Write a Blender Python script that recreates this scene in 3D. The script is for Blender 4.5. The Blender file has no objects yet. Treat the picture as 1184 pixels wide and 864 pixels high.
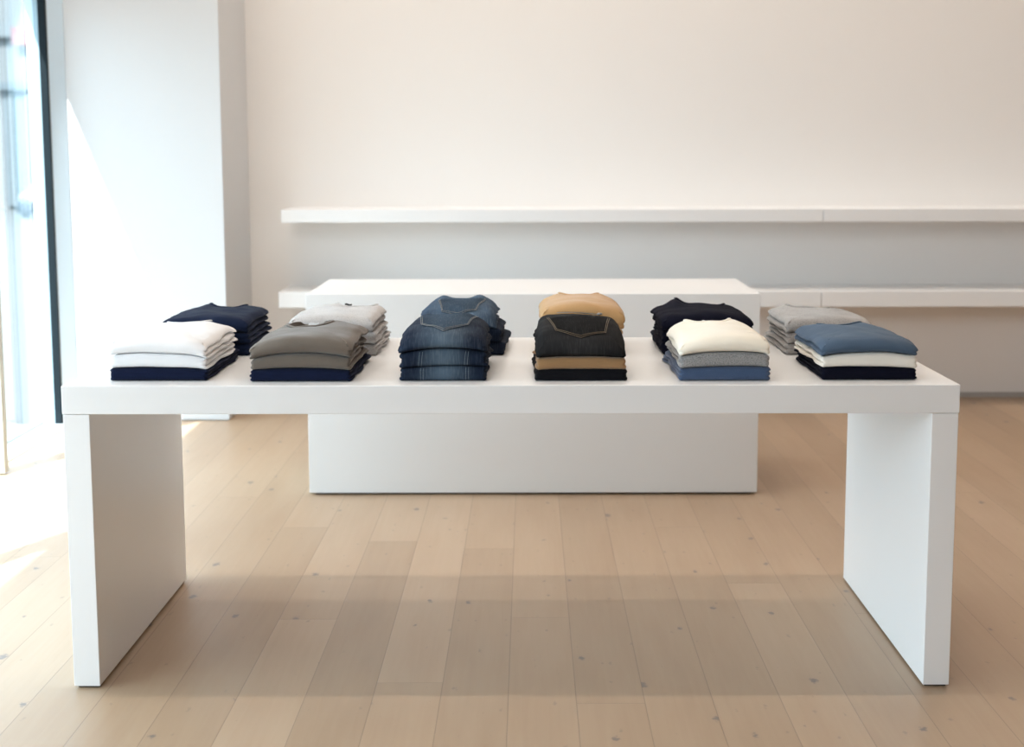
import bpy, bmesh, math, random
from mathutils import Vector, Matrix, noise

S = bpy.context.scene
COL = S.collection
R = math.radians

# ------------------------------------------------------------------ helpers
def link(name, me, parent=None, loc=(0, 0, 0)):
    o = bpy.data.objects.new(name, me)
    COL.objects.link(o)
    o.location = loc
    if parent is not None:
        o.parent = parent
    return o

def tag(o, label=None, cat=None, group=None, kind=None):
    if label: o['label'] = label
    if cat: o['category'] = cat
    if group: o['group'] = group
    if kind: o['kind'] = kind
    return o

def bm_box(bm, x0, x1, y0, y1, z0, z1):
    vs = [bm.verts.new((x, y, z)) for z in (z0, z1) for y in (y0, y1) for x in (x0, x1)]
    for f in ((0, 2, 3, 1), (4, 5, 7, 6), (0, 1, 5, 4), (2, 6, 7, 3), (0, 4, 6, 2), (1, 3, 7, 5)):
        bm.faces.new([vs[i] for i in f])

def finish(name, bm, mat, parent=None, loc=(0, 0, 0), bevel=0.0, seg=2, smooth=False):
    bmesh.ops.recalc_face_normals(bm, faces=bm.faces[:])
    if bevel:
        bmesh.ops.bevel(bm, geom=bm.edges[:], offset=bevel, segments=seg, affect='EDGES', profile=0.5, clamp_overlap=True)
    me = bpy.data.meshes.new(name)
    bm.to_mesh(me); bm.free()
    me.materials.append(mat)
    if smooth:
        for p in me.polygons: p.use_smooth = True
    return link(name, me, parent, loc)

def box(name, x0, x1, y0, y1, z0, z1, mat, parent=None, bevel=0.0, loc=(0, 0, 0), seg=2):
    bm = bmesh.new(); bm_box(bm, x0, x1, y0, y1, z0, z1)
    return finish(name, bm, mat, parent, loc, bevel, seg)

def boxes(name, lst, mat, parent=None, bevel=0.0, loc=(0, 0, 0)):
    bm = bmesh.new()
    for b in lst: bm_box(bm, *b)
    return finish(name, bm, mat, parent, loc, bevel)

def empty(name, loc):
    o = bpy.data.objects.new(name, None); COL.objects.link(o); o.location = loc
    o.empty_display_size = 0.1
    return o

def tube(bm, pts, rad, n=6, flat=1.0, up=None):
    """a tube along a polyline (optionally flattened along up)"""
    rings = []
    for i, p in enumerate(pts):
        a = pts[max(i - 1, 0)]; b = pts[min(i + 1, len(pts) - 1)]
        t = (Vector(b) - Vector(a)).normalized()
        u = Vector(up) if up is not None else Vector((0, 0, 1))
        if abs(t.dot(u)) > 0.95: u = Vector((0, 1, 0))
        s = t.cross(u).normalized(); u2 = s.cross(t).normalized()
        rings.append([bm.verts.new(Vector(p) + s * math.cos(2 * math.pi * k / n) * rad + u2 * math.sin(2 * math.pi * k / n) * rad * flat) for k in range(n)])
    for i in range(len(rings) - 1):
        for k in range(n):
            bm.faces.new((rings[i][k], rings[i][(k + 1) % n], rings[i + 1][(k + 1) % n], rings[i + 1][k]))
    bm.faces.new(rings[0][::-1]); bm.faces.new(rings[-1])

# ------------------------------------------------------------------ materials
def newmat(name):
    m = bpy.data.materials.new(name); m.use_nodes = True
    nt = m.node_tree
    return m, nt, nt.nodes['Principled BSDF']

def N(nt, typ, **kw):
    n = nt.nodes.new(typ)
    for k, v in kw.items():
        if k.startswith('i_'): n.inputs[k[2:].replace('_', ' ')].default_value = v
        else: setattr(n, k, v)
    return n

def mth(nt, op, a, b=None, c=None, clamp=False):
    n = nt.nodes.new('ShaderNodeMath'); n.operation = op; n.use_clamp = clamp
    for i, v in enumerate((a, b, c)):
        if v is None: continue
        if isinstance(v, (int, float)): n.inputs[i].default_value = v
        else: nt.links.new(v, n.inputs[i])
    return n.outputs[0]

def mixc(nt, fac, a, b, blend='MIX'):
    n = nt.nodes.new('ShaderNodeMix'); n.data_type = 'RGBA'; n.blend_type = blend
    for sock, v in ((n.inputs[0], fac), (n.inputs[6], a), (n.inputs[7], b)):
        if isinstance(v, (int, float)): sock.default_value = v
        elif isinstance(v, tuple): sock.default_value = (*v, 1) if len(v) == 3 else v
        else: nt.links.new(v, sock)
    return n.outputs[2]

def paint(name, col, rough=0.5, var=0.02, scale=2.0, bump=0.0, spec=0.5):
    m, nt, b = newmat(name)
    tc = N(nt, 'ShaderNodeTexCoord')
    nz = N(nt, 'ShaderNodeTexNoise'); nz.inputs['Scale'].default_value = scale; nz.inputs['Detail'].default_value = 3
    nt.links.new(tc.outputs['Object'], nz.inputs['Vector'])
    lo = tuple(max(0, c * (1 - var)) for c in col); hi = tuple(min(1, c * (1 + var)) for c in col)
    nt.links.new(mixc(nt, nz.outputs['Fac'], lo, hi), b.inputs['Base Color'])
    b.inputs['Roughness'].default_value = rough
    b.inputs['Specular IOR Level'].default_value = spec
    if bump:
        n2 = N(nt, 'ShaderNodeTexNoise'); n2.inputs['Scale'].default_value = 180
        nt.links.new(tc.outputs['Object'], n2.inputs['Vector'])
        bp = N(nt, 'ShaderNodeBump'); bp.inputs['Strength'].default_value = bump; bp.inputs['Distance'].default_value = 0.002
        nt.links.new(n2.outputs['Fac'], bp.inputs['Height']); nt.links.new(bp.outputs[0], b.inputs['Normal'])
    return m

def fabric(name, col, var=0.12, heather=0.0, hcol=None, rough=0.9, sheen=0.25, knit=260, bump=0.35):
    m, nt, b = newmat(name)
    tc = N(nt, 'ShaderNodeTexCoord')
    nz = N(nt, 'ShaderNodeTexNoise'); nz.inputs['Scale'].default_value = 22; nz.inputs['Detail'].default_value = 4
    nt.links.new(tc.outputs['Object'], nz.inputs['Vector'])
    lo = tuple(c * (1 - var) for c in col); hi = tuple(min(1, c * (1 + var)) for c in col)
    c = mixc(nt, nz.outputs['Fac'], lo, hi)
    if heather:
        h = N(nt, 'ShaderNodeTexNoise'); h.inputs['Scale'].default_value = 300; h.inputs['Detail'].default_value = 2
        mp = N(nt, 'ShaderNodeMapping'); mp.inputs['Scale'].default_value = (1, 1, 1.6)
        nt.links.new(tc.outputs['Object'], mp.inputs['Vector']); nt.links.new(mp.outputs[0], h.inputs['Vector'])
        f = mth(nt, 'MULTIPLY', mth(nt, 'SUBTRACT', h.outputs['Fac'], 0.46, clamp=True), 4.5 * heather, clamp=True)
        c = mixc(nt, f, c, hcol or tuple(x * 0.45 for x in col))
    nt.links.new(c, b.inputs['Base Color'])
    b.inputs['Roughness'].default_value = rough
    b.inputs['Specular IOR Level'].default_value = 0.10
    b.inputs['Sheen Weight'].default_value = sheen
    b.inputs['Sheen Roughness'].default_value = 0.5
    k = N(nt, 'ShaderNodeTexNoise'); k.inputs['Scale'].default_value = knit; k.inputs['Detail'].default_value = 2
    nt.links.new(tc.outputs['Object'], k.inputs['Vector'])
    bp = N(nt, 'ShaderNodeBump'); bp.inputs['Strength'].default_value = bump; bp.inputs['Distance'].default_value = 0.0015
    nt.links.new(k.outputs['Fac'], bp.inputs['Height']); nt.links.new(bp.outputs[0], b.inputs['Normal'])
    return m

def denim(name, dark, mid, pale, width=0.06, off=0.0):
    """denim whose wear fades towards the middle of the leg; fine vertical streaks"""
    m, nt, b = newmat(name)
    tc = N(nt, 'ShaderNodeTexCoord')
    sx = N(nt, 'ShaderNodeSeparateXYZ'); nt.links.new(tc.outputs['Object'], sx.inputs[0])
    q = mth(nt, 'DIVIDE', mth(nt, 'SUBTRACT', sx.outputs[0], off), width)
    fade = mth(nt, 'POWER', 2.718, mth(nt, 'MULTIPLY', mth(nt, 'MULTIPLY', q, q), -1.0))
    st = N(nt, 'ShaderNodeTexNoise'); st.inputs['Scale'].default_value = 1; st.inputs['Detail'].default_value = 5
    mp = N(nt, 'ShaderNodeMapping'); mp.inputs['Scale'].default_value = (420, 26, 34)
    nt.links.new(tc.outputs['Object'], mp.inputs['Vector']); nt.links.new(mp.outputs[0], st.inputs['Vector'])
    bl = N(nt, 'ShaderNodeTexNoise'); bl.inputs['Scale'].default_value = 18; bl.inputs['Detail'].default_value = 4
    nt.links.new(tc.outputs['Object'], bl.inputs['Vector'])
    f = mth(nt, 'ADD', mth(nt, 'MULTIPLY', fade, 0.75), mth(nt, 'MULTIPLY', mth(nt, 'SUBTRACT', bl.outputs['Fac'], 0.5), 0.5), clamp=True)
    c = mixc(nt, f, dark, mid)
    s = mth(nt, 'MULTIPLY', mth(nt, 'SUBTRACT', st.outputs['Fac'], 0.5, clamp=True), mth(nt, 'ADD', mth(nt, 'MULTIPLY', fade, 2.2), 0.5), clamp=True)
    c = mixc(nt, s, c, pale)
    nt.links.new(c, b.inputs['Base Color'])
    b.inputs['Roughness'].default_value = 0.88; b.inputs['Specular IOR Level'].default_value = 0.15
    bp = N(nt, 'ShaderNodeBump'); bp.inputs['Strength'].default_value = 0.3; bp.inputs['Distance'].default_value = 0.0012
    nt.links.new(st.outputs['Fac'], bp.inputs['Height']); nt.links.new(bp.outputs[0], b.inputs['Normal'])
    return m

PW = 0.1845       # plank width
def oak_floor():
    m, nt, b = newmat('light oak planks')
    L = nt.links
    tc = N(nt, 'ShaderNodeTexCoord'); sx = N(nt, 'ShaderNodeSeparateXYZ'); L.new(tc.outputs['Object'], sx.inputs[0])
    X, Y = sx.outputs[0], sx.outputs[1]
    u = mth(nt, 'DIVIDE', mth(nt, 'ADD', X, 0.008 + 20 * PW), PW)
    col = mth(nt, 'FLOOR', u); fu = mth(nt, 'FRACT', u)
    wn = N(nt, 'ShaderNodeTexWhiteNoise'); wn.noise_dimensions = '1D'; L.new(col, wn.inputs['W'])
    LEN = 3.4
    v = mth(nt, 'ADD', mth(nt, 'DIVIDE', mth(nt, 'ADD', Y, 30.0), LEN), mth(nt, 'MULTIPLY', wn.outputs['Value'], 7.0))
    row = mth(nt, 'FLOOR', v); fv = mth(nt, 'FRACT', v)
    cmb = N(nt, 'ShaderNodeCombineXYZ'); L.new(col, cmb.inputs[0]); L.new(row, cmb.inputs[1])
    wp = N(nt, 'ShaderNodeTexWhiteNoise'); wp.noise_dimensions = '2D'; L.new(cmb.outputs[0], wp.inputs['Vector'])
    pv = wp.outputs['Value']
    # grain, offset per plank
    gx = mth(nt, 'ADD', X, mth(nt, 'MULTIPLY', pv, 37.0)); gy = mth(nt, 'ADD', Y, mth(nt, 'MULTIPLY', pv, 91.0))
    gc = N(nt, 'ShaderNodeCombineXYZ'); L.new(gx, gc.inputs[0]); L.new(gy, gc.inputs[1])
    mp = N(nt, 'ShaderNodeMapping'); mp.inputs['Scale'].default_value = (48, 2.6, 1); L.new(gc.outputs[0], mp.inputs['Vector'])
    g = N(nt, 'ShaderNodeTexNoise'); g.inputs['Scale'].default_value = 1; g.inputs['Detail'].default_value = 6; g.inputs['Distortion'].default_value = 0.6
    L.new(mp.outputs[0], g.inputs['Vector'])
    mp2 = N(nt, 'ShaderNodeMapping'); mp2.inputs['Scale'].default_value = (9, 1.6, 1); L.new(gc.outputs[0], mp2.inputs['Vector'])
    g2 = N(nt, 'ShaderNodeTexNoise'); g2.inputs['Scale'].default_value = 1; g2.inputs['Detail'].default_value = 3
    L.new(mp2.outputs[0], g2.inputs['Vector'])
    ramp = N(nt, 'ShaderNodeValToRGB'); L.new(pv, ramp.inputs[0])
    e = ramp.color_ramp.elements
    e[0].position = 0; e[0].color = (*FLOOR_A, 1); e[1].position = 1; e[1].color = (*FLOOR_B, 1)
    k = ramp.color_ramp.elements.new(0.5); k.color = (*FLOOR_M, 1)
    c = ramp.outputs[0]
    c = mixc(nt, mth(nt, 'MULTIPLY', g.outputs['Fac'], 0.55), c, (0.82, 0.75, 0.66), 'MULTIPLY')
    c = mixc(nt, mth(nt, 'MULTIPLY', mth(nt, 'SUBTRACT', g2.outputs['Fac'], 0.42, clamp=True), 0.9), c, (0.74, 0.64, 0.54), 'MULTIPLY')
    # knots: sparse voronoi cells stretched along the plank
    mp3 = N(nt, 'ShaderNodeMapping'); mp3.inputs['Scale'].default_value = (5.2, 3.4, 1); L.new(gc.outputs[0], mp3.inputs['Vector'])
    wob = N(nt, 'ShaderNodeTexNoise'); wob.inputs['Scale'].default_value = 70; wob.inputs['Detail'].default_value = 4; L.new(gc.outputs[0], wob.inputs['Vector'])
    vo = N(nt, 'ShaderNodeTexVoronoi'); vo.voronoi_dimensions = '2D'; vo.inputs['Scale'].default_value = 1
    L.new(mp3.outputs[0], vo.inputs['Vector'])
    sc = N(nt, 'ShaderNodeSeparateColor'); L.new(vo.outputs['Color'], sc.inputs[0])
    kd = mth(nt, 'ADD', vo.outputs['Distance'], mth(nt, 'MULTIPLY', mth(nt, 'SUBTRACT', wob.outputs['Fac'], 0.5), 0.16))
    size = mth(nt, 'MULTIPLY', mth(nt, 'SUBTRACT', sc.outputs[0], 0.38, clamp=True), 0.125)
    kf = mth(nt, 'MULTIPLY', mth(nt, 'SUBTRACT', size, kd, clamp=True), 28.0, clamp=True)
    c = mixc(nt, mth(nt, 'MULTIPLY', kf, 0.82), c, (0.12, 0.11, 0.115))
    halo = mth(nt, 'MULTIPLY', mth(nt, 'SUBTRACT', mth(nt, 'MULTIPLY', size, 2.6), kd, clamp=True), 3.5, clamp=True)
    c = mixc(nt, mth(nt, 'MULTIPLY', halo, 0.35), c, (0.33, 0.24, 0.17))
    # small dark specks and short mineral streaks
    mp4 = N(nt, 'ShaderNodeMapping'); mp4.inputs['Scale'].default_value = (17, 7.5, 1); L.new(gc.outputs[0], mp4.inputs['Vector'])
    v2 = N(nt, 'ShaderNodeTexVoronoi'); v2.voronoi_dimensions = '2D'; v2.inputs['Scale'].default_value = 1; L.new(mp4.outputs[0], v2.inputs['Vector'])
    s2 = N(nt, 'ShaderNodeSeparateColor'); L.new(v2.outputs['Color'], s2.inputs[0])
    z2 = mth(nt, 'MULTIPLY', mth(nt, 'SUBTRACT', s2.outputs[1], 0.62, clamp=True), 0.32)
    d2 = mth(nt, 'ADD', v2.outputs['Distance'], mth(nt, 'MULTIPLY', mth(nt, 'SUBTRACT', wob.outputs['Fac'], 0.5), 0.35))
    k2 = mth(nt, 'MULTIPLY', mth(nt, 'SUBTRACT', z2, d2, clamp=True), 9.0, clamp=True)
    c = mixc(nt, mth(nt, 'MULTIPLY', k2, 0.42), c, (0.17, 0.14, 0.12))
    # seams
    eu = mth(nt, 'MULTIPLY', mth(nt, 'MINIMUM', fu, mth(nt, 'SUBTRACT', 1.0, fu)), PW)
    ev = mth(nt, 'MULTIPLY', mth(nt, 'MINIMUM', fv, mth(nt, 'SUBTRACT', 1.0, fv)), LEN)
    ed = mth(nt, 'MINIMUM', eu, ev)
    sm = mth(nt, 'SUBTRACT', 1.0, mth(nt, 'DIVIDE', ed, 0.0019), clamp=True)
    c = mixc(nt, mth(nt, 'MULTIPLY', sm, 0.62), c, (0.16, 0.11, 0.075))
    L.new(c, b.inputs['Base Color'])
    b.inputs['Roughness'].default_value = 0.40; b.inputs['Specular IOR Level'].default_value = 0.8
    bp = N(nt, 'ShaderNodeBump'); bp.inputs['Strength'].default_value = 0.25; bp.inputs['Distance'].default_value = 0.002
    L.new(mth(nt, 'SUBTRACT', mth(nt, 'MULTIPLY', g.outputs['Fac'], 0.25), sm), bp.inputs['Height']); L.new(bp.outputs[0], b.inputs['Normal'])
    return m

FLOOR_A = (0.42, 0.30, 0.20); FLOOR_M = (0.465, 0.335, 0.226); FLOOR_B = (0.505, 0.37, 0.255)

def glass_mat():
    m, nt, b = newmat('window glass')
    nt.nodes.remove(b)
    out = nt.nodes['Material Output']
    t = N(nt, 'ShaderNodeBsdfTransparent'); t.inputs[0].default_value = (0.93, 0.97, 0.98, 1)
    g = N(nt, 'ShaderNodeBsdfGlossy'); g.inputs['Roughness'].default_value = 0.02
    fr = N(nt, 'ShaderNodeFresnel'); fr.inputs[0].default_value = 1.45
    mx = N(nt, 'ShaderNodeMixShader')
    nt.links.new(mth(nt, 'MULTIPLY', fr.outputs[0], 0.3), mx.inputs[0]); nt.links.new(t.outputs[0], mx.inputs[1]); nt.links.new(g.outputs[0], mx.inputs[2])
    nt.links.new(mx.outputs[0], out.inputs[0])
    return m

def emis(name, col, s):
    m, nt, b = newmat(name)
    b.inputs['Base Color'].default_value = (*col, 1)
    b.inputs['Emission Color'].default_value = (*col, 1); b.inputs['Emission Strength'].default_value = s
    return m

M_FLOOR = oak_floor()
M_WALL = paint('warm white wall paint', (0.86, 0.835, 0.81), 0.75, 0.012, 1.5, 0.05)
M_PIER = paint('bright white plaster', (0.66, 0.67, 0.68), 0.7, 0.01, 1.5, 0.05)
M_CEIL = paint('white ceiling paint', (0.86, 0.85, 0.83), 0.8)
M_LAC = paint('white lacquer', (0.83, 0.825, 0.82), 0.30, 0.006, 3.0, 0.0)
M_SHELF = paint('white shelf lacquer', (0.86, 0.86, 0.86), 0.4, 0.006, 3.0)
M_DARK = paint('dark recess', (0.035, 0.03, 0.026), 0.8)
M_SKIRT = paint('grey skirting', (0.45, 0.43, 0.41), 0.6)
M_FRAME = paint('black window frame', (0.010, 0.016, 0.020), 0.6, spec=0.1)
M_GASKET = paint('grey blue window bead', (0.30, 0.42, 0.48), 0.4)
M_JAMB = paint('pale blue grey metal', (0.60, 0.73, 0.83), 0.55)
M_POST = paint('greige aluminium', (0.50, 0.50, 0.44), 0.45)
M_SILL = paint('pale threshold metal', (0.72, 0.80, 0.83), 0.45)
M_GLASS = glass_mat()
M_LAMP = emis('lamp diffuser', (1.0, 0.93, 0.83), 3.0)

F_WHITE = fabric('white cotton jersey', (0.84, 0.835, 0.84), 0.02, knit=300, bump=0.2)
F_NAVY = fabric('deep navy cotton', (0.006, 0.010, 0.032), 0.2, sheen=0.04)
F_NAVYB = fabric('navy blue cotton', (0.008, 0.014, 0.038), 0.25, sheen=0.03)
F_TAUPE = fabric('taupe grey knit', (0.142, 0.118, 0.097), 0.08)
F_NECKSHADE = fabric('taupe neck shade', (0.055, 0.042, 0.032), 0.1)  # dark tone stands in for shade within the neck opening
F_LGREY = fabric('pale grey marl', (0.54, 0.52, 0.51), 0.05, 0.6, (0.32, 0.30, 0.29))
F_GREY = fabric('grey marl wool', (0.37, 0.345, 0.325), 0.07, 0.7, (0.18, 0.17, 0.17))
F_HEATH = fabric('mid grey heather', (0.33, 0.325, 0.32), 0.08, 0.9, (0.13, 0.13, 0.14))
F_CREAM = fabric('cream knit', (0.86, 0.80, 0.685), 0.03)
F_OFFW = fabric('off white knit', (0.82, 0.78, 0.70), 0.03)
F_BLUE = fabric('steel blue knit', (0.060, 0.095, 0.175), 0.12, 0.4, (0.035, 0.06, 0.12))
F_SLATE = fabric('slate blue cotton', (0.066, 0.102, 0.155), 0.08, sheen=0.1)
F_BLACK = fabric('black cotton', (0.006, 0.006, 0.008), 0.2, sheen=0.03)
F_INK = fabric('blue black knit', (0.0045, 0.005, 0.013), 0.2, sheen=0.0)
F_TAN = fabric('tan cotton', (0.50, 0.30, 0.135), 0.1)
F_CAMEL = fabric('camel cotton', (0.30, 0.175, 0.082), 0.08)
D_BLUE = denim('blue denim', (0.007, 0.013, 0.030), (0.098, 0.142, 0.190), (0.15, 0.19, 0.23), 0.055)
D_BLUE2 = denim('light blue denim', (0.020, 0.038, 0.070), (0.10, 0.16, 0.235), (0.20, 0.25, 0.31), 0.09)
D_BLACK = denim('black denim', (0.008, 0.008, 0.009), (0.020, 0.020, 0.021), (0.05, 0.05, 0.05), 0.07)
F_TAG = fabric('white woven label', (0.8, 0.8, 0.8), 0.02)
F_TAGK = fabric('black woven label', (0.03, 0.03, 0.03), 0.02)
F_LIN = fabric('grey pocket lining', (0.26, 0.26, 0.26), 0.3)
T_TAN = fabric('tan thread', (0.33, 0.31, 0.28), 0.1)
T_PALE = fabric('pale thread', (0.20, 0.25, 0.29), 0.1)
T_GOLD = fabric('brown thread', (0.26, 0.185, 0.115), 0.1)

# ------------------------------------------------------------------ the room
GX = -2.61           # plane of the shop window
WB = 4.24            # back wall
RX, FY, CZ = 5.5, -6.5, 8.5
WY = -3.4            # near end of the glazing
PY = 3.58            # front of the white pier
HEAD = 2.32

def struct(o): o['kind'] = 'structure'; return o
struct(box('floor', GX, RX, FY, WB, -0.06, 0, M_FLOOR))
struct(box('ceiling', GX - 0.06, RX, FY, WB, CZ, CZ + 0.1, M_CEIL))
struct(box('wall_back', GX - 0.06, RX, WB, WB + 0.1, -0.06, CZ, M_WALL))
struct(box('wall_right', RX, RX + 0.1, FY, WB + 0.1, -0.06, CZ, paint('warm right wall', (0.30, 0.22, 0.16), 0.8)))
struct(box('wall_front', GX - 0.06, RX, FY - 0.1, FY, -0.06, CZ, paint('front wall paint', (0.32, 0.28, 0.25), 0.8)))
struct(boxes('wall_left', [(GX - 0.06, GX, FY, WB, HEAD + 0.06, CZ), (GX - 0.06, GX, FY, WY, -0.06, HEAD + 0.06)], M_WALL))
struct(box('wall_pier', -2.442, -1.613, PY, WB, 0.006, CZ, M_PIER))
struct(box('trim_1', -2.43, -1.625, PY + 0.012, WB, 0.0, 0.006, M_SKIRT))
bm = bmesh.new()                                                            # pale splayed jamb between glass and pier
_pl = [(GX, 3.49), (-2.498, 3.49), (-2.443, 3.579), (-2.443, 3.75), (GX, 3.75)]
_a = [bm.verts.new((x, y, 0.0)) for x, y in _pl]; _b = [bm.verts.new((x, y, CZ)) for x, y in _pl]
for k in range(5): bm.faces.new((_a[k], _a[(k + 1) % 5], _b[(k + 1) % 5], _b[k]))
bm.faces.new(_a[::-1]); bm.faces.new(_b)
struct(finish('trim_2', bm, M_JAMB))
struct(box('baseboard_back', -1.60, RX, WB - 0.012, WB, 0.0, 0.030, M_SKIRT))
struct(box('trim_3', GX, -2.455, FY, 3.455, 0.0, 0.008, M_SILL))        # threshold along the glass

win = empty('window_1', (GX, 0, 0)); struct(win)
def wl(n, x0, x1, y0, y1, z0, z1, m, bev=0.0):
    return box(n, x0, x1, y0, y1, z0, z1, m, win, bev)
wl('pane', -0.012, 0.0, WY + 0.1, 3.488, 0.01, HEAD, M_GLASS)
boxes('frame', [(0.0755, 0.1115, 3.46, 3.4895, 0.0085, HEAD),
                (-0.03, 0.022, WY, WY + 0.1, 0.0085, HEAD),
                (-0.03, 0.022, WY, 3.4895, HEAD, HEAD + 0.06)], M_FRAME, win)
wl('bead', 0.048, 0.075, 3.465, 3.4895, 0.0085, HEAD, M_GASKET)
wl('bottom_rail', -0.02, 0.012, WY + 0.1, 3.464, 0.0085, 0.022, M_GASKET)
for yy in (2.37, 0.05, -2.27):
    wl('mullion', 0.145, 0.245, yy, yy + 0.05, 0.0085, HEAD + 0.05, M_POST, 0.004)

# ------------------------------------------------------------------ display table
TW, TD, TH, TS, TL = 1.2127, 0.903, 0.85, 0.078, 0.074
tb = empty('display_table', (0, 0, 0))
tag(tb, 'long white lacquered display table in front, two slab legs, carrying twelve stacks of folded clothes', 'table')
box('tabletop', -TW, TW, 0, TD, TH - TS, TH, M_LAC, tb, 0.0022)
for s in (-1, 1):
    x0, x1 = (-TW + 0.002, -TW + TL) if s < 0 else (TW - TL, TW - 0.002)
    lg = box('side_panel', x0, x1, 0.001, TD - 0.001, 0.007, TH - TS - 0.0012, M_LAC, tb, 0.0018)
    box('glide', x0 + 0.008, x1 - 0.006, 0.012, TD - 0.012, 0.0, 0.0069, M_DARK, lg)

pl = empty('display_plinth', (0.068, 2.015, 0))
tag(pl, 'wide white box plinth standing on the floor behind the long table', 'plinth')
box('body', -0.969, 0.969, 0, 0.661, 0.010, 0.876, M_LAC, pl, 0.002)
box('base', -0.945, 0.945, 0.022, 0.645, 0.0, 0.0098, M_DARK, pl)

SHF = 3.84
for nm, x0, x1, z0, z1, lab in (
    ('wall_shelf', -1.350, 1.7155, 1.083, 1.156, 'upper white wall shelf, long left board ending near the white pier'),
    ('wall_shelf', 1.7185, 5.2, 1.083, 1.156, 'upper white wall shelf, right board running out of the frame'),
    ('wall_shelf', -1.375, 1.7155, 0.598, 0.688, 'lower white wall shelf, long left board passing behind the plinth'),
    ('wall_shelf', 1.7185, 5.2, 0.598, 0.688, 'lower white wall shelf, right board running out of the frame')):
    o = box(nm, x0, x1, SHF, WB - 0.001, z0, z1, M_SHELF, None, 0.003)
    tag(o, lab, 'shelf', 'white floating shelves on the back wall')

# ------------------------------------------------------------------ folded clothes
def sstep(a, b, x):
    t = min(1, max(0, (x - a) / (b - a))); return t * t * (3 - 2 * t)

def outline(w, d, rf, rb, n):
    """closed plan outline, front edge at y=-d/2; evenly sampled; returns (x, y, nx, ny)"""
    segs = []
    hw, hd = w / 2, d / 2
    def arc(cx, cy, r, a0): return [(cx + r * math.cos(R(a0 + t * 90 / 10)), cy + r * math.sin(R(a0 + t * 90 / 10))) for t in range(11)]
    pts = arc(hw - rf, -hd + rf, rf, -90) + arc(hw - rb, hd - rb, rb, 0) + arc(-hw + rb, hd - rb, rb, 90) + arc(-hw + rf, -hd + rf, rf, 180)
    pts.append(pts[0])
    ln = [0]
    for a, b in zip(pts, pts[1:]): ln.append(ln[-1] + math.hypot(b[0] - a[0], b[1] - a[1]))
    out = []; j = 0
    for i in range(n):
        s = ln[-1] * i / n
        while ln[j + 1] < s: j += 1
        t = (s - ln[j]) / max(1e-9, ln[j + 1] - ln[j])
        a, b = pts[j], pts[j + 1]
        out.append([a[0] + (b[0] - a[0]) * t, a[1] + (b[1] - a[1]) * t])
    res = []
    for i in range(n):
        a, b = out[i - 1], out[(i + 1) % n]
        tx, ty = b[0] - a[0], b[1] - a[1]; l = math.hypot(tx, ty)
        res.append((out[i][0], out[i][1], ty / l, -tx / l))
    return res

def drop(t):
    t = min(1, max(0, t)); return (1 - t) ** 2.2

class Stack:
    """heights are functions of the stack's own x (centre 0) and y (front edge 0)"""
    def __init__(self, xl, xr, y0, d):
        self.cx = (xl + xr) / 2; self.w = xr - xl; self.y0 = y0; self.d = d
        self.zb = lambda x, y: TH + 0.0006

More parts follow.
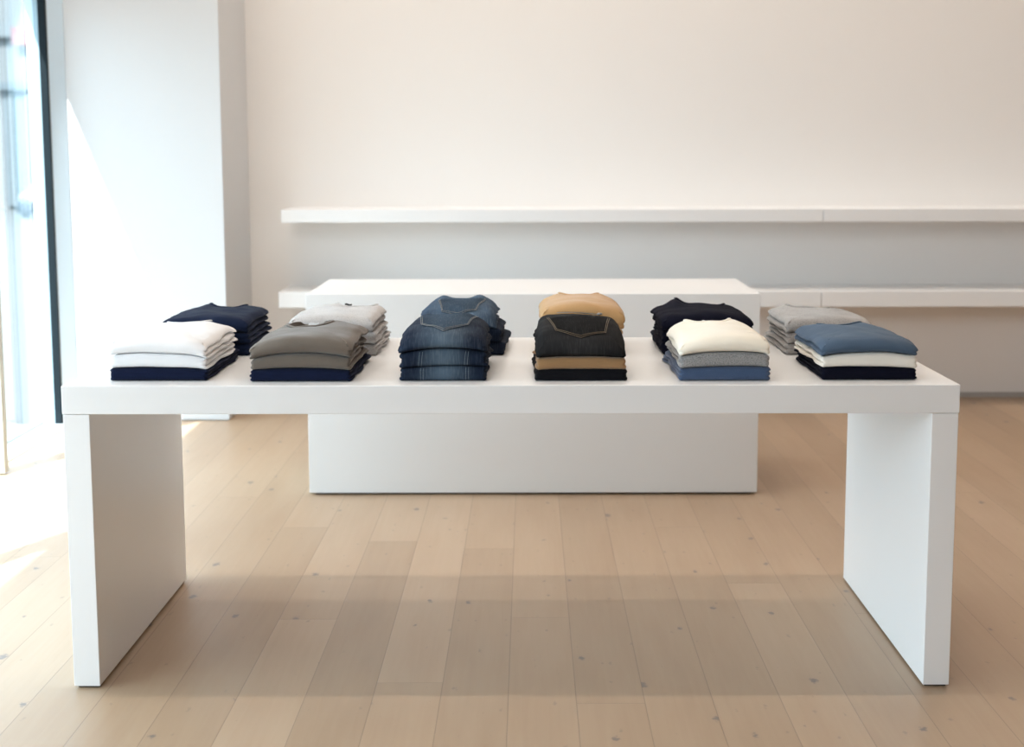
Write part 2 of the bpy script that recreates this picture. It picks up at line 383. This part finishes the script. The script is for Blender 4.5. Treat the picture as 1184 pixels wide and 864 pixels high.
def garment(st, name, label, cat, group, mat, T, seed, layers=3, dw=0.0, dd=0.0, dx=0.0, dy=0.0, top=False,
            arch=0.10, rf=0.010, rb=0.03, groove=0.0145, ragged=0.008, neck=None, soft=0.012, wr=0.0016, roll=0.0, lift=0.0, shoulders=0.0, crease=0.0024, nback=0.012, ndip=0.011, ax=None):
    rnd = random.Random(seed)
    w = st.w + dw; d = st.d + dd
    zb0 = st.zb
    waves = [(rnd.uniform(18, 60), rnd.uniform(12, 45), rnd.uniform(0, 6.28), rnd.uniform(0.4, 1)) for _ in range(5)]
    sh_l, sh_r = shoulders if isinstance(shoulders, tuple) else (shoulders, shoulders)
    ax = rnd.uniform(-0.25, 0.25) if ax is None else ax
    amp = wr if top else wr * 0.5
    nx0, nrx, nry = (neck or (0, 0.07, 0.05))
    off = Vector((seed * 3.1, seed * 1.7, seed * 0.9))
    def zt(x, y):
        q = (x - dx) / (w / 2) - ax; r = (y - dy) / d
        t = T * (1 - arch * q * q * 1.6 + arch * 0.4)
        if not top: t *= 1 - 0.06 * sstep(0.5, 1, r)
        z = zb0(x, y) + t
        for a, b, p, k in waves: z += amp * k * 0.45 * math.sin(a * x + b * y + p)
        if top:
            z += lift * sstep(0, 0.8, r)
            z -= soft * drop((y - dy) / (0.060 + roll))
            z -= soft * 0.45 * drop((w / 2 - abs(x - dx)) / 0.035)
            z -= soft * 0.2 * drop((d - (y - dy)) / 0.03)
            # drape creases running from the neck
            z += 0.0030 * noise.noise(Vector((x * 9, y * 16, 0)) + off) + crease * (abs(noise.noise(Vector((x * 13 + y * 9, y * 15 - x * 7, 3)) + off)) ** 0.7 - 0.4) + 0.0009 * noise.noise(Vector((x * 34, y * 26, 5)) + off)
            if neck:
                e = math.hypot((x - nx0) / nrx, (y - (dy + d - nback)) / nry)
                z -= ndip * (1 - sstep(0.80, 1.0, e)) + 0.004 * (1 - sstep(1.0, 2.2, e))
                z += (sh_r * math.exp(-((x - nx0 - nrx * 1.15) / 0.027) ** 2) + sh_l * math.exp(-((x - nx0 + nrx * 1.15) / 0.027) ** 2)) * sstep(0.55, 0.95, r)
            elif shoulders:
                z += (sh_l * math.exp(-((x + 0.072) / 0.026) ** 2) + sh_r * math.exp(-((x - 0.052) / 0.028) ** 2)) * sstep(0.6, 0.95, r)
        return z
    NP = 168
    ol = outline(w, d, rf, rb, NP)
    bounds = [0] + [(l + rnd.uniform(-0.18, 0.18)) / layers for l in range(1, layers)] + [1]
    PV = 7
    prof = []     # (v, local u, layer)
    for l in range(layers):
        for k in range(PV + (1 if l == layers - 1 else 0)):
            u = (1 - math.cos(math.pi * k / PV)) / 2
            prof.append((bounds[l] + (bounds[l + 1] - bounds[l]) * u, u, l))
    shifts = [rnd.uniform(-0.6, 0.6) for _ in range(layers)]
    bm = bmesh.new()
    rings = []
    Rf = min(T * 0.5, 0.019) if not top else min(T * 0.55, 0.026)
    pw = 2.5 if not top else 2.1
    edge0 = []
    for vi, (v, u, l) in enumerate(prof):
        ring = []
        for (x, y, nx, ny) in ol:
            X = x + dx; Y = y + d / 2 + dy
            yf = (y + d / 2) / d
            wf = sstep(0.55, 0.85, -ny)
            o_f = -Rf * (1 - max(0, 1 - abs(2 * v - 1) ** pw) ** (1 / pw))
            bul = max(0, 1 - abs(2 * u - 1) ** 2.2) ** 0.5
            gd = groove * (0.65 + 0.9 * yf)
            sh = shifts[l] * ragged * (0.3 + 1.3 * yf) + ragged * 1.1 * noise.noise(Vector((x * 16, y * 16, l * 5.3)) + off) * (0.4 + yf)
            o_s = -gd * (1 - bul) + sh
            if l == layers - 1 and u > 0.5 and top: o_s -= 0.006 * (1 - bul)
            o = o_f * wf + o_s * (1 - wf)
            vv = v + (0 if v in (0.0, 1.0) else (1 - wf) * 0.05 * noise.noise(Vector((y * 9, x * 9, l * 3.0 + 7)) + off))
            vv = min(1, max(0, vv))
            Xo = X + nx * o; Yo = Y + ny * o
            z0 = zb0(Xo, Yo); z1 = zt(Xo, Yo)
            fine = 0.0007 * noise.noise(Vector((x * 60, y * 60, z1 * 90)) + off)
            ring.append((X + nx * (o + fine), Y + ny * (o + fine), z0 + (z1 - z0) * vv))
        rings.append(ring)
    def inner(ring, s, fn):
        c = (dx, d / 2 + dy)
        out = []
        for (X, Y, Z) in ring:
            a = c[0] + (X - c[0]) * s; b = c[1] + (Y - c[1]) * s
            out.append((a, b, fn(a, b)))
        return out
    SC = (0.985, 0.965, 0.94, 0.91, 0.87, 0.82, 0.76, 0.69, 0.61, 0.52, 0.42, 0.31, 0.20, 0.09) if top else (0.975, 0.93, 0.86, 0.77, 0.66, 0.54, 0.42, 0.30, 0.20, 0.10)
    allr = [inner(rings[0], s, zb0) for s in (0.1, 0.2, 0.3, 0.42, 0.54, 0.66, 0.77, 0.86, 0.93, 0.975)] + rings + [inner(rings[-1], s, zt) for s in SC]
    gv = [[bm.verts.new((p[0], p[1] - st.d / 2, p[2])) for p in r] for r in allr]
    for a, b in zip(gv, gv[1:]):
        for k in range(NP):
            bm.faces.new((a[k], a[(k + 1) % NP], b[(k + 1) % NP], b[k]))
    bm.faces.new(gv[0][::-1]); bm.faces.new(gv[-1])
    for v in bm.verts: v.co.z -= TH
    o = finish(name, bm, mat, None, (st.cx, st.y0 + st.d / 2, TH), smooth=True)
    tag(o, label, cat, group)
    st.zb = lambda x, y: zt(x, y) + 0.0014
    o_info = dict(nback=nback, o=o, zt=zt, d=d, w=w, dx=dx, dy=dy, st=st, neck=neck, Rf=Rf, zb=zb0, pw=pw)
    return o_info

def P(g, x, y, up=0.0):
    """point on a garment's top in the garment object's own frame"""
    return Vector((x, y - g['st'].d / 2, g['zt'](x, y) - TH + up))

def PF(g, x, v, out=0.0):
    """point on the front face (v from 0 bottom to 1 top)"""
    zb, zt = g['zb'](x, g['dy']), g['zt'](x, g['dy'])
    o = g['Rf'] * (1 - max(0, 1 - abs(2 * v - 1) ** g['pw']) ** (1 / g['pw']))
    return Vector((x, g['dy'] + o - out - g['st'].d / 2, zb + (zt - zb) * v - TH))

def collar(g, mat, wid=0.0065):
    nx0, nrx, nry = g['neck']; yb = g['dy'] + g['d'] - g['nback']
    bm = bmesh.new(); pts = []
    for k in range(25):
        a = math.pi * (1 + k / 24)
        pts.append(P(g, nx0 + nrx * 1.07 * math.cos(a), yb + nry * 1.07 * math.sin(a), 0.0012))
    tube(bm, pts, wid, 8, 0.42)
    return finish('collar', bm, mat, g['o'], smooth=True)

def neck_shade(g, mat):  # dark patch over the neck hollow, colouring in its shade
    nx0, nrx, nry = g['neck']; yb = g['dy'] + g['d'] - g['nback']
    bm = bmesh.new(); rows = [[bm.verts.new(P(g, nx0, yb, 0.0014))]]
    for r in (0.2, 0.4, 0.6, 0.75, 0.86, 0.95, 1.02):
        rows.append([bm.verts.new(P(g, nx0 + nrx * r * math.cos(2 * math.pi * k / 40), min(yb + nry * r * math.sin(2 * math.pi * k / 40), g['dy'] + g['d'] - 0.003), 0.0014)) for k in range(40)])
    for k in range(40): bm.faces.new((rows[0][0], rows[1][k], rows[1][(k + 1) % 40]))
    for a, b in zip(rows[1:], rows[2:]):
        for k in range(40): bm.faces.new((a[k], b[k], b[(k + 1) % 40], a[(k + 1) % 40]))
    o = finish('neck_shade', bm, mat, g['o'], smooth=True)
    o['label'] = 'shade inside the neck opening, put in as a darker patch'
    return o

def neck_tag(g, mat, x=0.0, w=0.026, h=0.016, dyb=0.024, name='neck_label', rot=0.0, lab=None, lift=0.003):
    yb = g['dy'] + g['d'] - dyb
    bm = bmesh.new()
    rows = []
    for j in range(4):
        for i in range(5):
            a = (i / 4 - 0.5) * w; b = j / 3 * h
            xx = x + a * math.cos(rot); yy = yb + a * math.sin(rot) + b * 0.75
            rows.append(bm.verts.new(P(g, xx, yy, lift + b * 0.55 + 0.0012 * math.sin(i * 1.7))))
    for j in range(3):
        for i in range(4):
            bm.faces.new((rows[j * 5 + i], rows[j * 5 + i + 1], rows[j * 5 + i + 6], rows[j * 5 + i + 5]))
    bmesh.ops.solidify(bm, geom=bm.faces[:], thickness=0.0012)
    o = finish(name, bm, mat, g['o'], smooth=True)
    if lab: o['label'] = lab
    return o

def dashes(bm, fn, n, rad=0.00065, gap=0.28, sub=2):
    for i in range(n):
        a = i / n; b = (i + 1 - gap) / n
        tube(bm, [fn(a + (b - a) * k / sub) for k in range(sub + 1)], rad, 5)

def pocket(g, mat, thread, x0, x1, yb, ym, yt, xm, skew=0.02, step=0.0042):
    """back pocket: pentagon patch lying on the top face; yt = opening (far), yb = shoulders, ym = tip (near)"""
    bm = bmesh.new(); nu, nv = 22, 12
    def pt(u, v, up=0.002):
        xb = x0 + skew + (x1 - x0 - 2 * skew) * u; xt = x0 + (x1 - x0) * u
        tip = 1 - abs(u - 0.5) * 2
        y_low = yb + (ym - yb) * tip
        y = y_low + (yt - y_low) * v
        return P(g, xb + (xt - xb) * v, y, up)
    vs = [[bm.verts.new(pt(i / nu, j / nv)) for i in range(nu + 1)] for j in range(nv + 1)]
    for j in range(nv):
        for i in range(nu): bm.faces.new((vs[j][i], vs[j][i + 1], vs[j + 1][i + 1], vs[j + 1][i]))
    bmesh.ops.solidify(bm, geom=bm.faces[:], thickness=0.0016)
    o = finish('back_pocket', bm, mat, g['o'], smooth=True)
    bm = bmesh.new()
    for ins in (0.006, 0.034):
        iu = ins
        dashes(bm, lambda t: pt(iu, 1 - t * (1 - ins), 0.0034), 14)
        dashes(bm, lambda t: pt(iu + (1 - 2 * iu) * t, ins * 1.6, 0.0034), 30)
        dashes(bm, lambda t: pt(1 - iu, ins + t * (1 - ins), 0.0034), 14)
    s = finish('stitching', bm, thread, o)
    s['label'] = 'contrast stitching around the pocket'
    return o

def seam(g, thread, xs, v0=0.05, v1=0.95, lean=0.0):
    bm = bmesh.new()
    for x in xs:
        dashes(bm, lambda t: PF(g, x + lean * t, v0 + (v1 - v0) * t, 0.0003), 9, 0.0006)
    o = finish('stitching', bm, thread, g['o'])
    o['label'] = 'pale double seam stitching on the front fold'
    return o

def waistband(g, mat, thread, y0, y1, x0, x1, name='waistband', lift=0.0):
    bm = bmesh.new(); nu, nv = 30, 5
    vs = [[bm.verts.new(P(g, x0 + (x1 - x0) * i / nu, y0 + (y1 - y0) * j / nv, 0.0028 + lift)) for i in range(nu + 1)] for j in range(nv + 1)]
    for j in range(nv):
        for i in range(nu): bm.faces.new((vs[j][i], vs[j][i + 1], vs[j + 1][i + 1], vs[j + 1][i]))
    bmesh.ops.solidify(bm, geom=bm.faces[:], thickness=0.0025)
    o = finish(name, bm, mat, g['o'], smooth=True)
    bm = bmesh.new()
    dashes(bm, lambda t: P(g, x0 + 0.004 + (x1 - x0 - 0.008) * t, y0 + 0.004, 0.0046 + lift), 34)
    finish('stitching', bm, thread, o)
    return o

GRP = 'folded clothes in stacks on the white table'
SW, JN, TR, TS_ = 'sweater', 'jeans', 'trousers', 'shirt'

# ---- front row, left to right
s = Stack(-1.104, -0.834, 0.072, 0.39)
garment(s, 'folded_trousers', 'navy folded garment at the bottom of the leftmost front stack, under two white shirts', TR, GRP, F_NAVY, 0.035, 1, 3, dd=0.035, rf=0.008, ragged=0.007)
garment(s, 'folded_shirt', 'lower white folded shirt in the leftmost front stack, between white top and navy bottom', TS_, GRP, F_WHITE, 0.036, 2, 2, dw=-0.003, dd=-0.01, arch=0.10, ragged=0.005)
g = garment(s, 'folded_shirt', 'uppermost white folded shirt on the leftmost front stack', TS_, GRP, F_WHITE, 0.045, 3, 3, dw=0.004, dx=-0.002, top=True, arch=0.06, neck=(-0.01, 0.06, 0.045), shoulders=(0.003, 0.006), lift=0.002, wr=0.0012)
collar(g, F_WHITE, 0.005)

s = Stack(-0.715, -0.437, 0.056, 0.37)
garment(s, 'folded_trousers', 'navy folded garment under two taupe sweaters, second front stack from left', TR, GRP, F_NAVY, 0.034, 4, 3, dd=0.025, rf=0.008)
garment(s, 'folded_sweater', 'lower taupe grey folded sweater, in the middle of its stack above navy', SW, GRP, F_TAUPE, 0.037, 5, 2, dw=-0.002, arch=0.14, ragged=0.007)
g = garment(s, 'folded_sweater', 'uppermost taupe grey sweater with open crew neck showing a white label', SW, GRP, F_TAUPE, 0.046, 6, 3, dw=0.002, top=True, arch=0.10, neck=(-0.024, 0.062, 0.062), shoulders=(0.009, 0.006), lift=0.002, wr=0.0020, rb=0.03, nback=0.052, ndip=0.017)
collar(g, F_TAUPE)
neck_shade(g, F_NECKSHADE)
neck_tag(g, F_TAG, -0.016, 0.032, 0.012, 0.050, lab='small white woven label', rot=-0.22, lift=0.008)

s = Stack(-0.306, -0.066, 0.064, 0.36)
g = garment(s, 'folded_jeans', 'bottom pair of dark blue jeans in the front denim stack', JN, GRP, D_BLUE, 0.039, 7, 3, arch=0.08, rf=0.014, ragged=0.009, groove=0.012)
seam(g, T_PALE, (-0.062, -0.055)); seam(g, T_PALE, (0.062, 0.070))
g = garment(s, 'folded_jeans', 'middle pair of dark blue jeans in the front denim stack', JN, GRP, D_BLUE, 0.044, 8, 3, arch=0.08, dw=0.0, rf=0.014, ragged=0.009, groove=0.012)
seam(g, T_PALE, (-0.068, -0.060), lean=0.004); seam(g, T_PALE, (0.058, 0.066), lean=0.004)
g = garment(s, 'folded_jeans', 'top pair of faded blue jeans with a back pocket, front denim stack', JN, GRP, D_BLUE, 0.054, 9, 3, top=True, dw=0.004, dx=-0.002, arch=0.10, rf=0.02, rb=0.04, soft=0.028, roll=0.06, shoulders=0.008, ragged=0.009, groove=0.012, lift=0.004)
pocket(g, D_BLUE2, T_TAN, -0.088, 0.086, 0.105, 0.032, 0.315, 0.0)

s = Stack(0.067, 0.318, 0.062, 0.35)
garment(s, 'folded_trousers', 'black folded trousers at the bottom, under tan ones and black jeans', TR, GRP, F_BLACK, 0.030, 10, 3, arch=0.04, ragged=0.007)
garment(s, 'folded_trousers', 'tan folded trousers sandwiched between black jeans and black trousers', TR, GRP, F_CAMEL, 0.033, 11, 2, dw=-0.003, arch=0.03, ragged=0.010)
g = garment(s, 'folded_jeans', 'black denim jeans with a stitched back pocket, on top of tan trousers', JN, GRP, D_BLACK, 0.064, 12, 4, top=True, dw=-0.004, arch=0.08, rf=0.014, rb=0.045, soft=0.034, roll=0.07, ragged=0.007, groove=0.010, lift=0.017)
pocket(g, D_BLACK, T_GOLD, -0.092, 0.094, 0.066, 0.026, 0.235, 0.0, skew=0.022)
waistband(g, F_LIN, T_GOLD, 0.318, 0.345, -0.060, 0.062, 'waist_lining', 0.001)['label'] = 'grey inside of the waistband'
bm = bmesh.new(); bmesh.ops.create_uvsphere(bm, u_segments=14, v_segments=8, radius=0.009)
for v in bm.verts: v.co.z *= 0.45
o = finish('button', bm, paint('pewter button', (0.22, 0.21, 0.20), 0.4), g['o'], tuple(P(g, 0.068, 0.325, 0.005)), smooth=True)
o['label'] = 'round metal waist button'

s = Stack(0.463, 0.711, 0.059, 0.38)
garment(s, 'folded_sweater', 'steel blue folded sweater at the bottom, below heather grey and cream', SW, GRP, F_BLUE, 0.037, 13, 3, dw=0.0, arch=0.08, ragged=0.009)
garment(s, 'folded_sweater', 'mid grey heather sweater between cream and steel blue ones', SW, GRP, F_HEATH, 0.037, 14, 2, arch=0.12, ragged=0.008)
g = garment(s, 'folded_sweater', 'cream folded sweater on top of a heather grey one', SW, GRP, F_CREAM, 0.046, 15, 2, top=True, dw=0.002, arch=0.10, neck=(0.0, 0.062, 0.05), shoulders=0.009, lift=0.001, rb=0.03, wr=0.0014)
collar(g, F_CREAM)
neck_tag(g, F_TAG, -0.006, 0.018, 0.012, 0.016, lab='pale half of the neck label', lift=0.006)
neck_tag(g, F_TAGK, 0.013, 0.018, 0.012, 0.016, name='size_tab', lab='dark size tab', lift=0.006)

s = Stack(0.852, 1.117, 0.068, 0.37)
garment(s, 'folded_sweater', 'black folded sweater at the bottom of the rightmost front stack', SW, GRP, F_INK, 0.034, 16, 3, dd=0.02, arch=0.06, ragged=0.009)
garment(s, 'folded_sweater', 'off-white folded sweater between slate blue and black, rightmost front stack', SW, GRP, F_OFFW, 0.037, 17, 2, dd=0.01, arch=0.12, ragged=0.007)
g = garment(s, 'folded_sweater', 'slate blue folded sweatshirt on top of the rightmost front stack', SW, GRP, F_SLATE, 0.042, 18, 2, top=True, arch=0.08, neck=(0.0, 0.06, 0.035), shoulders=0.004, rb=0.04, wr=0.0018, soft=0.014)
collar(g, F_SLATE, 0.005)

# ---- back row, left to right
s = Stack(-1.092, -0.815, 0.510, 0.355)
garment(s, 'folded_sweater', 'bottom navy sweater of the back left stack, partly behind the white shirts', SW, GRP, F_NAVYB, 0.038, 19, 2, arch=0.04)
garment(s, 'folded_sweater', 'middle navy sweater of the back left stack, behind the white shirts', SW, GRP, F_NAVYB, 0.033, 20, 2, arch=0.05)
g = garment(s, 'folded_sweater', 'uppermost navy sweater of the back left stack, behind the white shirts', SW, GRP, F_NAVYB, 0.046, 21, 2, top=True, arch=0.07, neck=(0.0, 0.055, 0.045), shoulders=(0.012, 0.007), wr=0.0020, rb=0.035)
collar(g, F_NAVYB)

s = Stack(-0.690, -0.419, 0.506, 0.355)
garment(s, 'folded_sweater', 'bottom pale grey marl sweater, behind the taupe stack', SW, GRP, F_LGREY, 0.036, 22, 3, arch=0.03, ragged=0.008)
garment(s, 'folded_sweater', 'middle pale grey marl sweater, behind the taupe stack', SW, GRP, F_LGREY, 0.037, 23, 2, arch=0.03, dw=-0.004, ragged=0.008)
g = garment(s, 'folded_sweater', 'uppermost pale grey marl sweater with dark neck label, behind the taupe stack', SW, GRP, F_LGREY, 0.047, 24, 2, top=True, dw=-0.008, dx=-0.004, arch=0.07, neck=(0.03, 0.062, 0.04), shoulders=0.009, rb=0.03)
collar(g, F_LGREY)
neck_tag(g, F_TAGK, 0.0, 0.024, 0.011, 0.010, lab='small dark neck label', lift=0.010)

s = Stack(-0.290, -0.038, 0.512, 0.35)
garment(s, 'folded_jeans', 'bottom pair of blue jeans in the back denim stack', JN, GRP, D_BLUE, 0.041, 25, 2, arch=0.04, dw=0.016, dx=0.006, ragged=0.010)
garment(s, 'folded_jeans', 'middle pair of blue jeans in the back denim stack', JN, GRP, D_BLUE, 0.044, 26, 2, arch=0.06, ragged=0.012, groove=0.014)
g = garment(s, 'folded_jeans', 'top pair of lighter blue jeans with stitched pocket, back denim stack', JN, GRP, D_BLUE2, 0.052, 27, 3, top=True, dw=-0.012, dx=-0.008, arch=0.08, shoulders=0.012, roll=0.06, soft=0.030, ragged=0.010, groove=0.013, rb=0.045, lift=0.004)
pocket(g, D_BLUE2, T_TAN, -0.085, 0.075, 0.050, 0.018, 0.270, -0.005, skew=0.026)

s = Stack(0.080, 0.352, 0.512, 0.35)
garment(s, 'folded_trousers', 'lowest tan trousers of the back stack, behind the black jeans', TR, GRP, F_TAN, 0.042, 28, 2, dw=-0.03)
garment(s, 'folded_trousers', 'middle tan trousers of the back stack, behind the black jeans', TR, GRP, F_TAN, 0.046, 29, 2, dw=-0.02)
g = garment(s, 'folded_trousers', 'uppermost tan garment of the back stack, showing above the black jeans', TR, GRP, F_TAN, 0.066, 30, 2, top=True, arch=0.06, neck=(0.0, 0.060, 0.03), shoulders=0.011, soft=0.014, rb=0.028, dw=-0.012, ragged=0.008)
collar(g, F_TAN, 0.006)

s = Stack(0.460, 0.742, 0.512, 0.355)
garment(s, 'folded_sweater', 'bottom blue-black sweater of the back stack, behind the cream stack', SW, GRP, F_INK, 0.038, 31, 2, arch=0.03, ragged=0.010)
garment(s, 'folded_sweater', 'middle blue-black sweater of the back stack, behind the cream stack', SW, GRP, F_INK, 0.036, 32, 2, arch=0.04, ragged=0.010)
g = garment(s, 'folded_sweater', 'uppermost blue-black sweater with raised collar, behind the cream stack', SW, GRP, F_INK, 0.050, 33, 2, top=True, arch=0.12, neck=(0.02, 0.075, 0.04), shoulders=(0.021, 0.004), rb=0.035, soft=0.014, wr=0.0018)
collar(g, F_INK)

s = Stack(0.844, 1.118, 0.510, 0.355)
garment(s, 'folded_sweater', 'bottom grey marl sweater of the back right stack, behind the slate blue stack', SW, GRP, F_GREY, 0.035, 34, 2, arch=0.03, ragged=0.008)
garment(s, 'folded_sweater', 'middle grey marl sweater of the back right stack, behind the slate blue stack', SW, GRP, F_GREY, 0.032, 35, 2, arch=0.03, ragged=0.008, dw=-0.004)
g = garment(s, 'folded_sweater', 'uppermost grey marl sweater of the back right stack, behind the slate blue one', SW, GRP, F_GREY, 0.043, 36, 2, top=True, arch=0.07, neck=(0.0, 0.065, 0.035), shoulders=(0.009, 0.004), rb=0.035)
collar(g, F_GREY)

# ------------------------------------------------------------------ the street outside
M_STREET = paint('pale paving', (0.085, 0.09, 0.092), 0.8)
M_FAC = paint('pale stone facade', (0.115, 0.12, 0.122), 0.8)
M_FACG = paint('blue grey shopfront', (0.095, 0.112, 0.122), 0.5)
M_FACL = paint('grey blue lintel', (0.075, 0.09, 0.10), 0.5)
M_SIGN = paint('muted sign band', (0.105, 0.115, 0.12), 0.6)
M_RED = paint('red sign', (0.16, 0.06, 0.055), 0.5)
bm = bmesh.new()
vs = [bm.verts.new(v) for v in ((GX - 0.06, -30, -0.05), (-5, -30, -0.06), (-5, 70, -0.06), (GX - 0.06, 70, -0.05), (-18, -30, -0.62), (-18, 70, -0.62), (-60, 70, -0.62), (-60, -30, -0.62))]
bm.faces.new((vs[0], vs[1], vs[2], vs[3])); bm.faces.new((vs[1], vs[4], vs[5], vs[2])); bm.faces.new((vs[4], vs[7], vs[6], vs[5]))
struct(finish('ground', bm, M_STREET))

BY = 45.0
bd = empty('shop_building', (-18, BY, -0.62))
tag(bd, 'pale building across the street seen through the shop window, with grey blue shopfront', 'building')
box('wall', -14, 16, 0.0, 6, 0, 16, M_FAC, bd)
sw_ = box('shopfront', -1.57, 6.0, -0.12, -0.001, 0.15, 4.43, M_FACG, bd)
for k in range(8):
    box('shopfront_post', -1.30 + k * 0.62, -1.18 + k * 0.62, -0.2, -0.122, 0.15, 4.3, M_FAC, sw_)
box('lintel', -1.75, 6.0, -0.35, -0.001, 4.45, 4.75, M_FACL, bd)
box('sign_band', -4.5, 6.0, -0.25, -0.001, 6.4, 6.95, M_SIGN, bd)
box('sign_panel', -1.05, -0.45, -0.32, -0.252, 6.1, 6.75, M_RED, bd)
box('door', -3.4, -2.2, -0.1, -0.001, 0.05, 3.2, M_FACG, bd)

def car(loc):
    c = empty('parked_car', loc)
    tag(c, 'small white car parked on the street, seen through the shop window', 'car')
    Mw = paint('white car paint', (0.15, 0.16, 0.165), 0.3); Mk = paint('dark bumper', (0.02, 0.026, 0.034), 0.5)
    Mg = paint('car glass', (0.08, 0.1, 0.115), 0.3); Mt = paint('tyre', (0.03, 0.03, 0.035), 0.8)
    # body: lofted sections along y, front towards -y
    secs = [(0.0, 0.70, 0.32, 0.62), (0.12, 0.82, 0.24, 0.74), (0.9, 0.86, 0.22, 0.90), (3.4, 0.86, 0.22, 0.95), (3.9, 0.80, 0.28, 0.88)]
    def loft(name, secs, mat, par):
        bm = bmesh.new(); rr = []
        for (y, hw, z0, z1) in secs:
            rr.append([bm.verts.new((x, y, z)) for x, z in ((-hw * .94, z0), (hw * .94, z0), (hw, z0 + (z1 - z0) * .4), (hw * .9, z1), (-hw * .9, z1), (-hw, z0 + (z1 - z0) * .4))])
        for a, b in zip(rr, rr[1:]):
            for k in range(6): bm.faces.new((a[k], a[(k + 1) % 6], b[(k + 1) % 6], b[k]))
        bm.faces.new(rr[0][::-1]); bm.faces.new(rr[-1])
        return finish(name, bm, mat, par, bevel=0.04, seg=2, smooth=True)
    body = loft('body', secs, Mw, c)
    loft('bumper', [(-0.05, 0.74, 0.20, 0.56), (0.11, 0.86, 0.18, 0.60)], Mk, c)
    cab = loft('cabin', [(0.95, 0.74, 0.88, 0.92), (1.5, 0.66, 0.88, 1.36), (3.0, 0.66, 0.90, 1.40), (3.75, 0.72, 0.86, 0.95)], Mw, c)
    bm = bmesh.new()
    q = [bm.verts.new(v) for v in ((-0.60, 0.99, 0.965), (0.60, 0.99, 0.965), (0.54, 1.40, 1.31), (-0.54, 1.40, 1.31))]
    bm.faces.new(q); finish('windscreen', bm, Mg, cab)
    for sx in (-1, 1):
        box('headlamp', sx * 0.52 - 0.13, sx * 0.52 + 0.13, -0.02, 0.06, 0.56, 0.68, Mg, c, 0.02)
        for yy in (0.75, 3.1):
            bm = bmesh.new()
            bmesh.ops.create_cone(bm, cap_ends=True, segments=24, radius1=0.31, radius2=0.31, depth=0.2, matrix=Matrix.Translation((sx * 0.78, yy, 0.31)) @ Matrix.Rotation(R(90), 4, 'Y'))
            finish('wheel', bm, Mt, c, bevel=0.03)
    return c
car((-14.7, 35.5, -0.49))

# ------------------------------------------------------------------ light
w = bpy.data.worlds.new('World'); S.world = w; w.use_nodes = True
bg = w.node_tree.nodes['Background']
bg.inputs[0].default_value = (0.72, 0.88, 1.0, 1); bg.inputs[1].default_value = 5.9

sd = bpy.data.lights.new('sun', 'SUN'); sd.energy = 19.0; sd.angle = R(0.7); sd.color = (1.0, 0.99, 0.97)
so = bpy.data.objects.new('sun', sd); COL.objects.link(so)
so.rotation_euler = Vector((1, 2, -2.63)).to_track_quat('-Z', 'Y').to_euler()
so.location = (-8, -10, 14)

def area(name, loc, rot, sx, sy, power, col, portal=False):
    d = bpy.data.lights.new(name, 'AREA'); d.shape = 'RECTANGLE'; d.size = sx; d.size_y = sy; d.energy = power; d.color = col
    o = bpy.data.objects.new(name, d); COL.objects.link(o); o.location = loc; o.rotation_euler = rot
    if portal: d.cycles.is_portal = True
    return o
pa = area('window_portal', (GX - 0.03, (WY + PY) / 2, HEAD / 2), (0, R(-90), 0), HEAD, PY - WY, 1, (1, 1, 1), True)

# slim linear lamps high above: one over the table, one washing the back wall
area('table_lamp', (-0.5, 0.45, CZ - 0.10), (0, 0, 0), 5.2, 0.06, 170, (1.0, 0.92, 0.82))
area('wall_washer', (0.4, 2.4, 6.6), (R(42), 0, 0), 6.0, 0.08, 125, (1.0, 0.915, 0.84))
area('front_fill', (-1.6, -5.2, 3.6), (R(68), 0, R(-8)), 2.4, 1.6, 85, (0.92, 0.965, 1.0))  # unseen fill, added to brighten the table's front; not a shop lamp

# ------------------------------------------------------------------ camera
cd = bpy.data.cameras.new('camera'); co = bpy.data.objects.new('camera', cd); COL.objects.link(co)
F_PX = 1479.77
cd.sensor_width = 36; cd.lens = F_PX * 36 / 1184
cd.shift_x = -19.05955 / 1184; cd.shift_y = -89.98529 / 1184
co.location = (0.04855, -3.40083, 1.47212)
co.rotation_euler = (Matrix.Rotation(math.pi / 2 - 0.11091, 3, 'X') @ Matrix.Rotation(-0.00161, 3, 'Z')).to_euler()
cd.dof.use_dof = True; cd.dof.focus_distance = 3.6; cd.dof.aperture_fstop = 2.8
S.camera = co
S.view_settings.view_transform = 'Standard'
S.view_settings.look = 'None'
S.view_settings.exposure = 0.13
S.cycles.use_denoising = True
S.cycles.max_bounces = 10; S.cycles.diffuse_bounces = 6
S.cycles.sample_clamp_indirect = 8
